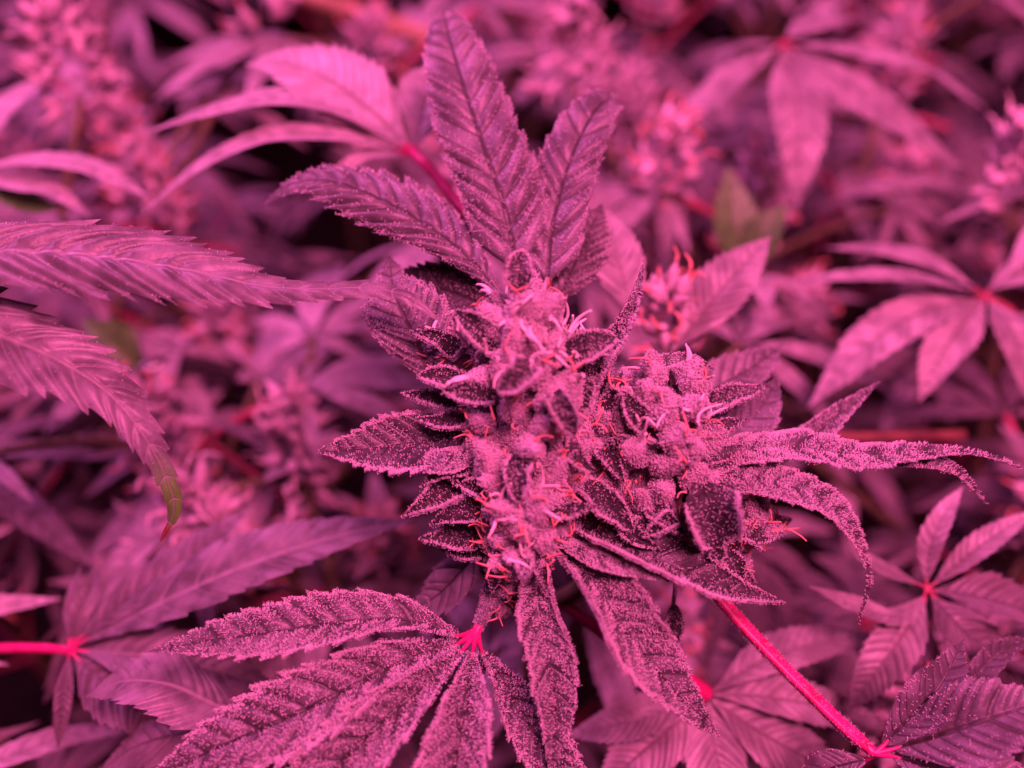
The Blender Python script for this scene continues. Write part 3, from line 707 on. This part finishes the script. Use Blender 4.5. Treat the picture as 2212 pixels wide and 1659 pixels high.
back_plant('plant at lower left with a horizontal red petiole and a starry violet fan leaf', [(-160, 1420, 4.6), (-60, 1404, 4), (60, 1400, 3.4), (152, 1404, 3)], 12, [
    ([(160, 1395, 3), (330, 1310, 2.8), (520, 1225, 2.8), (720, 1160, 3), (900, 1120, 3.4)], 78, (0, .75, .65), dict(mat=M_FORE)),
    ([(158, 1390, 3), (270, 1300, 3.2), (400, 1210, 3.6), (545, 1095, 4.2)], 56, (0, .75, .65)),
    ([(165, 1405, 3), (300, 1415, 2.7), (440, 1440, 2.6), (610, 1490, 2.8)], 66, (0, .8, .6), dict(mat=M_FORE)),
    ([(155, 1390, 3), (175, 1320, 3.2), (200, 1260, 3.6), (205, 1215, 4)], 24, (.4, .3, .8)),
    ([(150, 1390, 3), (150, 1330, 3.2), (160, 1270, 3.4), (175, 1220, 3.8)], 18, (-.4, .3, .8)),
    ([(150, 1412, 3), (140, 1480, 2.6), (132, 1550, 2.4), (125, 1620, 2.4)], 18, (.4, .3, .8)),
    ([(160, 1415, 3), (230, 1480, 2.6), (300, 1540, 2.4), (330, 1640, 2.4)], 60, (0, .7, .7))],
    M_DULL, [((430, 1180, 8), 2.5, 1.2)], pm=M_STALK, green=[([(300, 800, 8), (240, 740, 7.8), (180, 690, 8)], 52)], fold=8, pillow=.12)
back_plant('low plant under the sharp frosted fan leaf with one smooth drooping blade', [(640, 1640, 3), (600, 1590, 2), (560, 1560, 1.6)], 10, [
    ([(560, 1555, 1.6), (470, 1525, 1.2), (370, 1480, 1), (270, 1470, 1), (185, 1505, 1.2)], 72, (.1, .75, .65)),
    ([(560, 1560, 1.6), (420, 1580, 1.6), (300, 1610, 1.8), (200, 1680, 2.2)], 60, (.1, .75, .65), dict(mat=M_DULL))],
    M_FORE, None, fold=0, curl=-18, pillow=.06)
back_plant('blurred plant at right below the long frosted leaf, leaves crossing like swords', [(2120, 1420, 5), (2060, 1330, 3.6), (2000, 1270, 3.2)], 10, [
    ([(1990, 1265, 3.2), (1900, 1225, 3), (1850, 1190, 3), (1820, 1130, 3.2)], 20, (0, .7, .7)),
    ([(2000, 1265, 3.2), (2010, 1180, 3), (2040, 1110, 3), (2080, 1050, 3.2)], 26, (-.5, .2, .9)),
    ([(2010, 1268, 3.2), (2090, 1200, 3), (2160, 1150, 3), (2240, 1100, 3.2)], 28, (-.1, .7, .7)),
    ([(2010, 1275, 3.2), (2100, 1285, 2.9), (2190, 1310, 2.8), (2290, 1350, 3)], 60, (0, .8, .6), dict(mat=M_DULL)),
    ([(2000, 1285, 3.2), (1940, 1330, 2.8), (1850, 1310, 2.6), (1745, 1265, 2.6)], 30, (0, .8, .6)),
    ([(2010, 1285, 3.2), (2060, 1340, 2.6), (2120, 1390, 2.4), (2212, 1420, 2.4)], 60, (0, .8, .6), dict(mat=M_DULL)),
    ([(2000, 1290, 3.2), (1950, 1370, 2.6), (1900, 1440, 2.4), (1830, 1540, 2.4)], 50, (0, .7, .7))],
    M_BACK, None, fold=12, pillow=.1)
back_plant('blurred plant at the far left edge with a pale arching leaf over a green one', [(-260, 520, 9), (-150, 420, 7.4), (-60, 370, 6.6)], 11, [
    ([(-60, 365, 6.6), (60, 345, 6.2), (190, 360, 6), (330, 430, 6.2)], 46, (0, .85, .55)),
    ([(-60, 375, 6.6), (40, 395, 6), (120, 415, 5.8), (200, 470, 5.8)], 34, (0, .85, .55)),
    ([(-60, 380, 6.6), (20, 420, 6.4), (90, 445, 6.2), (165, 440, 6.2)], 36, (0, .8, .6), dict(mat=M_GREEN)),
    ([(-60, 350, 6.6), (-20, 260, 8), (60, 190, 9), (175, 160, 10)], 40, (0, .85, .55))],
    M_PALE, [((180, 230, 11), 3, 1.3), ((560, 60, 14), 4, 1.6)], fold=6, pillow=.05, curl=-12)

# ------------------------------------------------------------------ rows of blurred plants behind and below
def local_fan(rng, size, mat):
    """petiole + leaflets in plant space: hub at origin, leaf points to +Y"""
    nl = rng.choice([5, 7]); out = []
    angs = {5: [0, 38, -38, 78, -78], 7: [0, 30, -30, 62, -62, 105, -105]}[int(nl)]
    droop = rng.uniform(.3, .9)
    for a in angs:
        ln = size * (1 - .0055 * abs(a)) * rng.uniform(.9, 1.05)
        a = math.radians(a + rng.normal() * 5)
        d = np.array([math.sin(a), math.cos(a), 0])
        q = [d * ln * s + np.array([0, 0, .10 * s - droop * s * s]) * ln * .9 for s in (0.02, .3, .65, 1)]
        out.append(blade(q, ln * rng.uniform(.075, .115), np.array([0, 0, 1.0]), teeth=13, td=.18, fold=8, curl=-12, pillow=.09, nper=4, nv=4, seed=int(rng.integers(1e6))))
    return out
def rot(geo, R, t):
    v, f, a = geo
    return v @ R.T + t, f, a
def euler(rz, rx):
    c, s = math.cos(rz), math.sin(rz); C, S = math.cos(rx), math.sin(rx)
    return np.array([[c, -s, 0], [s, c, 0], [0, 0, 1]]) @ np.array([[1, 0, 0], [0, C, -S], [0, S, C]])
def variant(sd, H=54.0):
    rng = np.random.default_rng(sd)
    t = thing('cannabis_plant', 'x', 'plant', (0, 0, 0))
    obj('stem', tube([np.array([0, 0, -8.0]), np.array([.4, .3, H * .5]), np.array([0, 0, H])], .5, .2, 14, 7), M_STEM, t)
    for k in range(15):
        z = H + 1.5 - k * 1.15; th = k * 2.4 + rng.normal() * .3
        rz = th; tilt = rng.uniform(-.5, .55)
        R = euler(rz, tilt)
        plen = rng.uniform(2.5, 5.0)
        hub = np.array([0, 0, z]) + R @ np.array([0, plen, 0]) + [0, 0, plen * .5]
        pg = tube([np.array([0, 0, z]), np.array([0, 0, z]) * .5 + hub * .5 + [0, 0, .3], hub], .14, .12, 8, 6)
        m = [M_BACK, M_PALE, M_DULL, M_BACK, M_BACK][int(rng.integers(5))]
        pe = obj('fan_leaf', pg, M_STALK_DULL if rng.random() < .5 else M_STEM, t)
        for lg in local_fan(rng, rng.uniform(4.0, 6.5), m):
            obj('leaflet', rot(lg, R, hub), M_GREEN if rng.random() < .02 else m, pe)
    spots = [(0, 0, H, 3.6, 1.25)]
    for k in range(3):
        th = rng.uniform(0, 6.28); r = rng.uniform(1.8, 4)
        spots.append((r * math.cos(th), r * math.sin(th), H - rng.uniform(2, 6), 2.2, .9))
    for (x, y, z, h, r) in spots:
        c = np.array([x, y, z])
        b, p = back_bud(c, h, r, int(rng.integers(1e5)), n=66)
        bo = obj('bud', b, M_BUDFAR, t)
        obj('pistil_tuft', p, M_PISTIL_OLD if rng.random() < .6 else M_PISTIL, bo, 'stuff')
        if z < H: obj('branch', tube([np.array([0, 0, z - 5.0]), c * .6 + np.array([0, 0, z - 2]) * .4, c + [0, 0, h * .4]], .2, .14, 8, 6), M_STEM, t)
        for q in range(5):
            th = q * 1.4 + rng.normal() * .4
            d = np.array([math.cos(th), math.sin(th), rng.uniform(.1, .9)])
            b0 = c + [0, 0, h * rng.uniform(.1, .7)]; ln = rng.uniform(1.5, 3.0)
            obj('leaf', blade([b0, b0 + d * ln * .5 + [0, 0, .15], b0 + d * ln], ln * .15, UP, teeth=8, td=.15, fold=14, prof=SUGAR, nper=3, nv=3, seed=int(rng.integers(1e6))),
                [M_BACK, M_FORE, M_PALE][int(rng.integers(3))], t)
    return t
VAR = [variant(41), variant(52), variant(63), variant(74)]
used = [False] * 4
ORD = ['first', 'second', 'third', 'fourth', 'fifth', 'sixth', 'seventh', 'eighth', 'ninth', 'tenth']
ROWS = [  # y, z of the tops, xs, words
    (-3.5, 49.5, [-17, 11.5], 'low row beside and below the sharp flower'),
    (5.5, 51.0, [-18, -11.5, -5.5, 3, 15.5, 21], 'row just behind the sharp flower'),
    (13.0, 54.5, [-21, -11, -1.5, 8.5, 19], 'second blurred row behind the sharp flower'),
    (22.0, 55.5, [-27, -16, -5, 5, 16, 27], 'third blurred row behind the sharp flower'),
    (33.0, 56.0, [-35, -22, 7, 19, 32], 'fourth blurred row behind the sharp flower'),
    (46.0, 56.5, [-44, -30, 2, 16, 31, 46], 'fifth blurred row behind the sharp flower'),
    (61.0, 56.5, [-50, -33, -16, 1, 18, 35, 52], 'farthest blurred row along the top edge')]
rr = np.random.default_rng(99)
c = 0
for (y, z, xsr, words) in ROWS:
    for k, x in enumerate(xsr):
        vi = c % 4; c += 1
        if not used[vi]:
            o = VAR[vi]; used[vi] = True
        else:
            o = copy_tree(VAR[vi])
        o.location = (0.01 * (x + rr.normal() * 1.0), 0.01 * (y + rr.normal() * 1.0), 0.01 * (z - 54 + rr.normal() * .8))
        o.rotation_euler = (0, 0, rr.uniform(0, 6.28))
        o['label'] = 'flowering plant, %s from the left in the %s' % (ORD[k], words)
        o['category'] = 'plant'; o['group'] = 'blurred plants in rows behind the flower'

# ------------------------------------------------------------------ stakes
M_CANE = plain_mat('red_brown_cane', (.10, .04, .035), (.18, .08, .06), 120, .6, .2, 0, .3)
def stake(label, p0, p1, r, mat=M_WOOD):
    o = obj('bamboo_stake', tube([p0, p0 * .5 + p1 * .5, p1], r, r, 20, 10, (np.linspace(0, 1, 21), [1 if i % 5 else 1.18 for i in range(21)])), mat)
    o['label'] = label; o['category'] = 'stake'
    return o
stake('blurred tan bamboo stake slanting across the dark gap at the top', P(520, -60, 26), P(1000, 110, 20), .42)
stake('blurred reddish bamboo stake lying behind the long frosted leaf at right', P(1500, 952, 5.5), P(2080, 940, 7.5), .15, M_CANE)

hg = tube([P(-60, 1010, 10), P(120, 950, 9.5), P(300, 810, 10), P(420, 790, 11), P(560, 830, 13)], .32, .32, 40, 12)  # glossy tube added only to catch violet glints from the lamp
ho = obj('glint_hose', hg, plain_mat('black_hose', (.02, .02, .02), (.03, .03, .03), 100, .12, .8, 0, .02))
ho['label'] = 'glossy dark hose added to catch glints, low between the blurred leaves at left'; ho['category'] = 'hose'
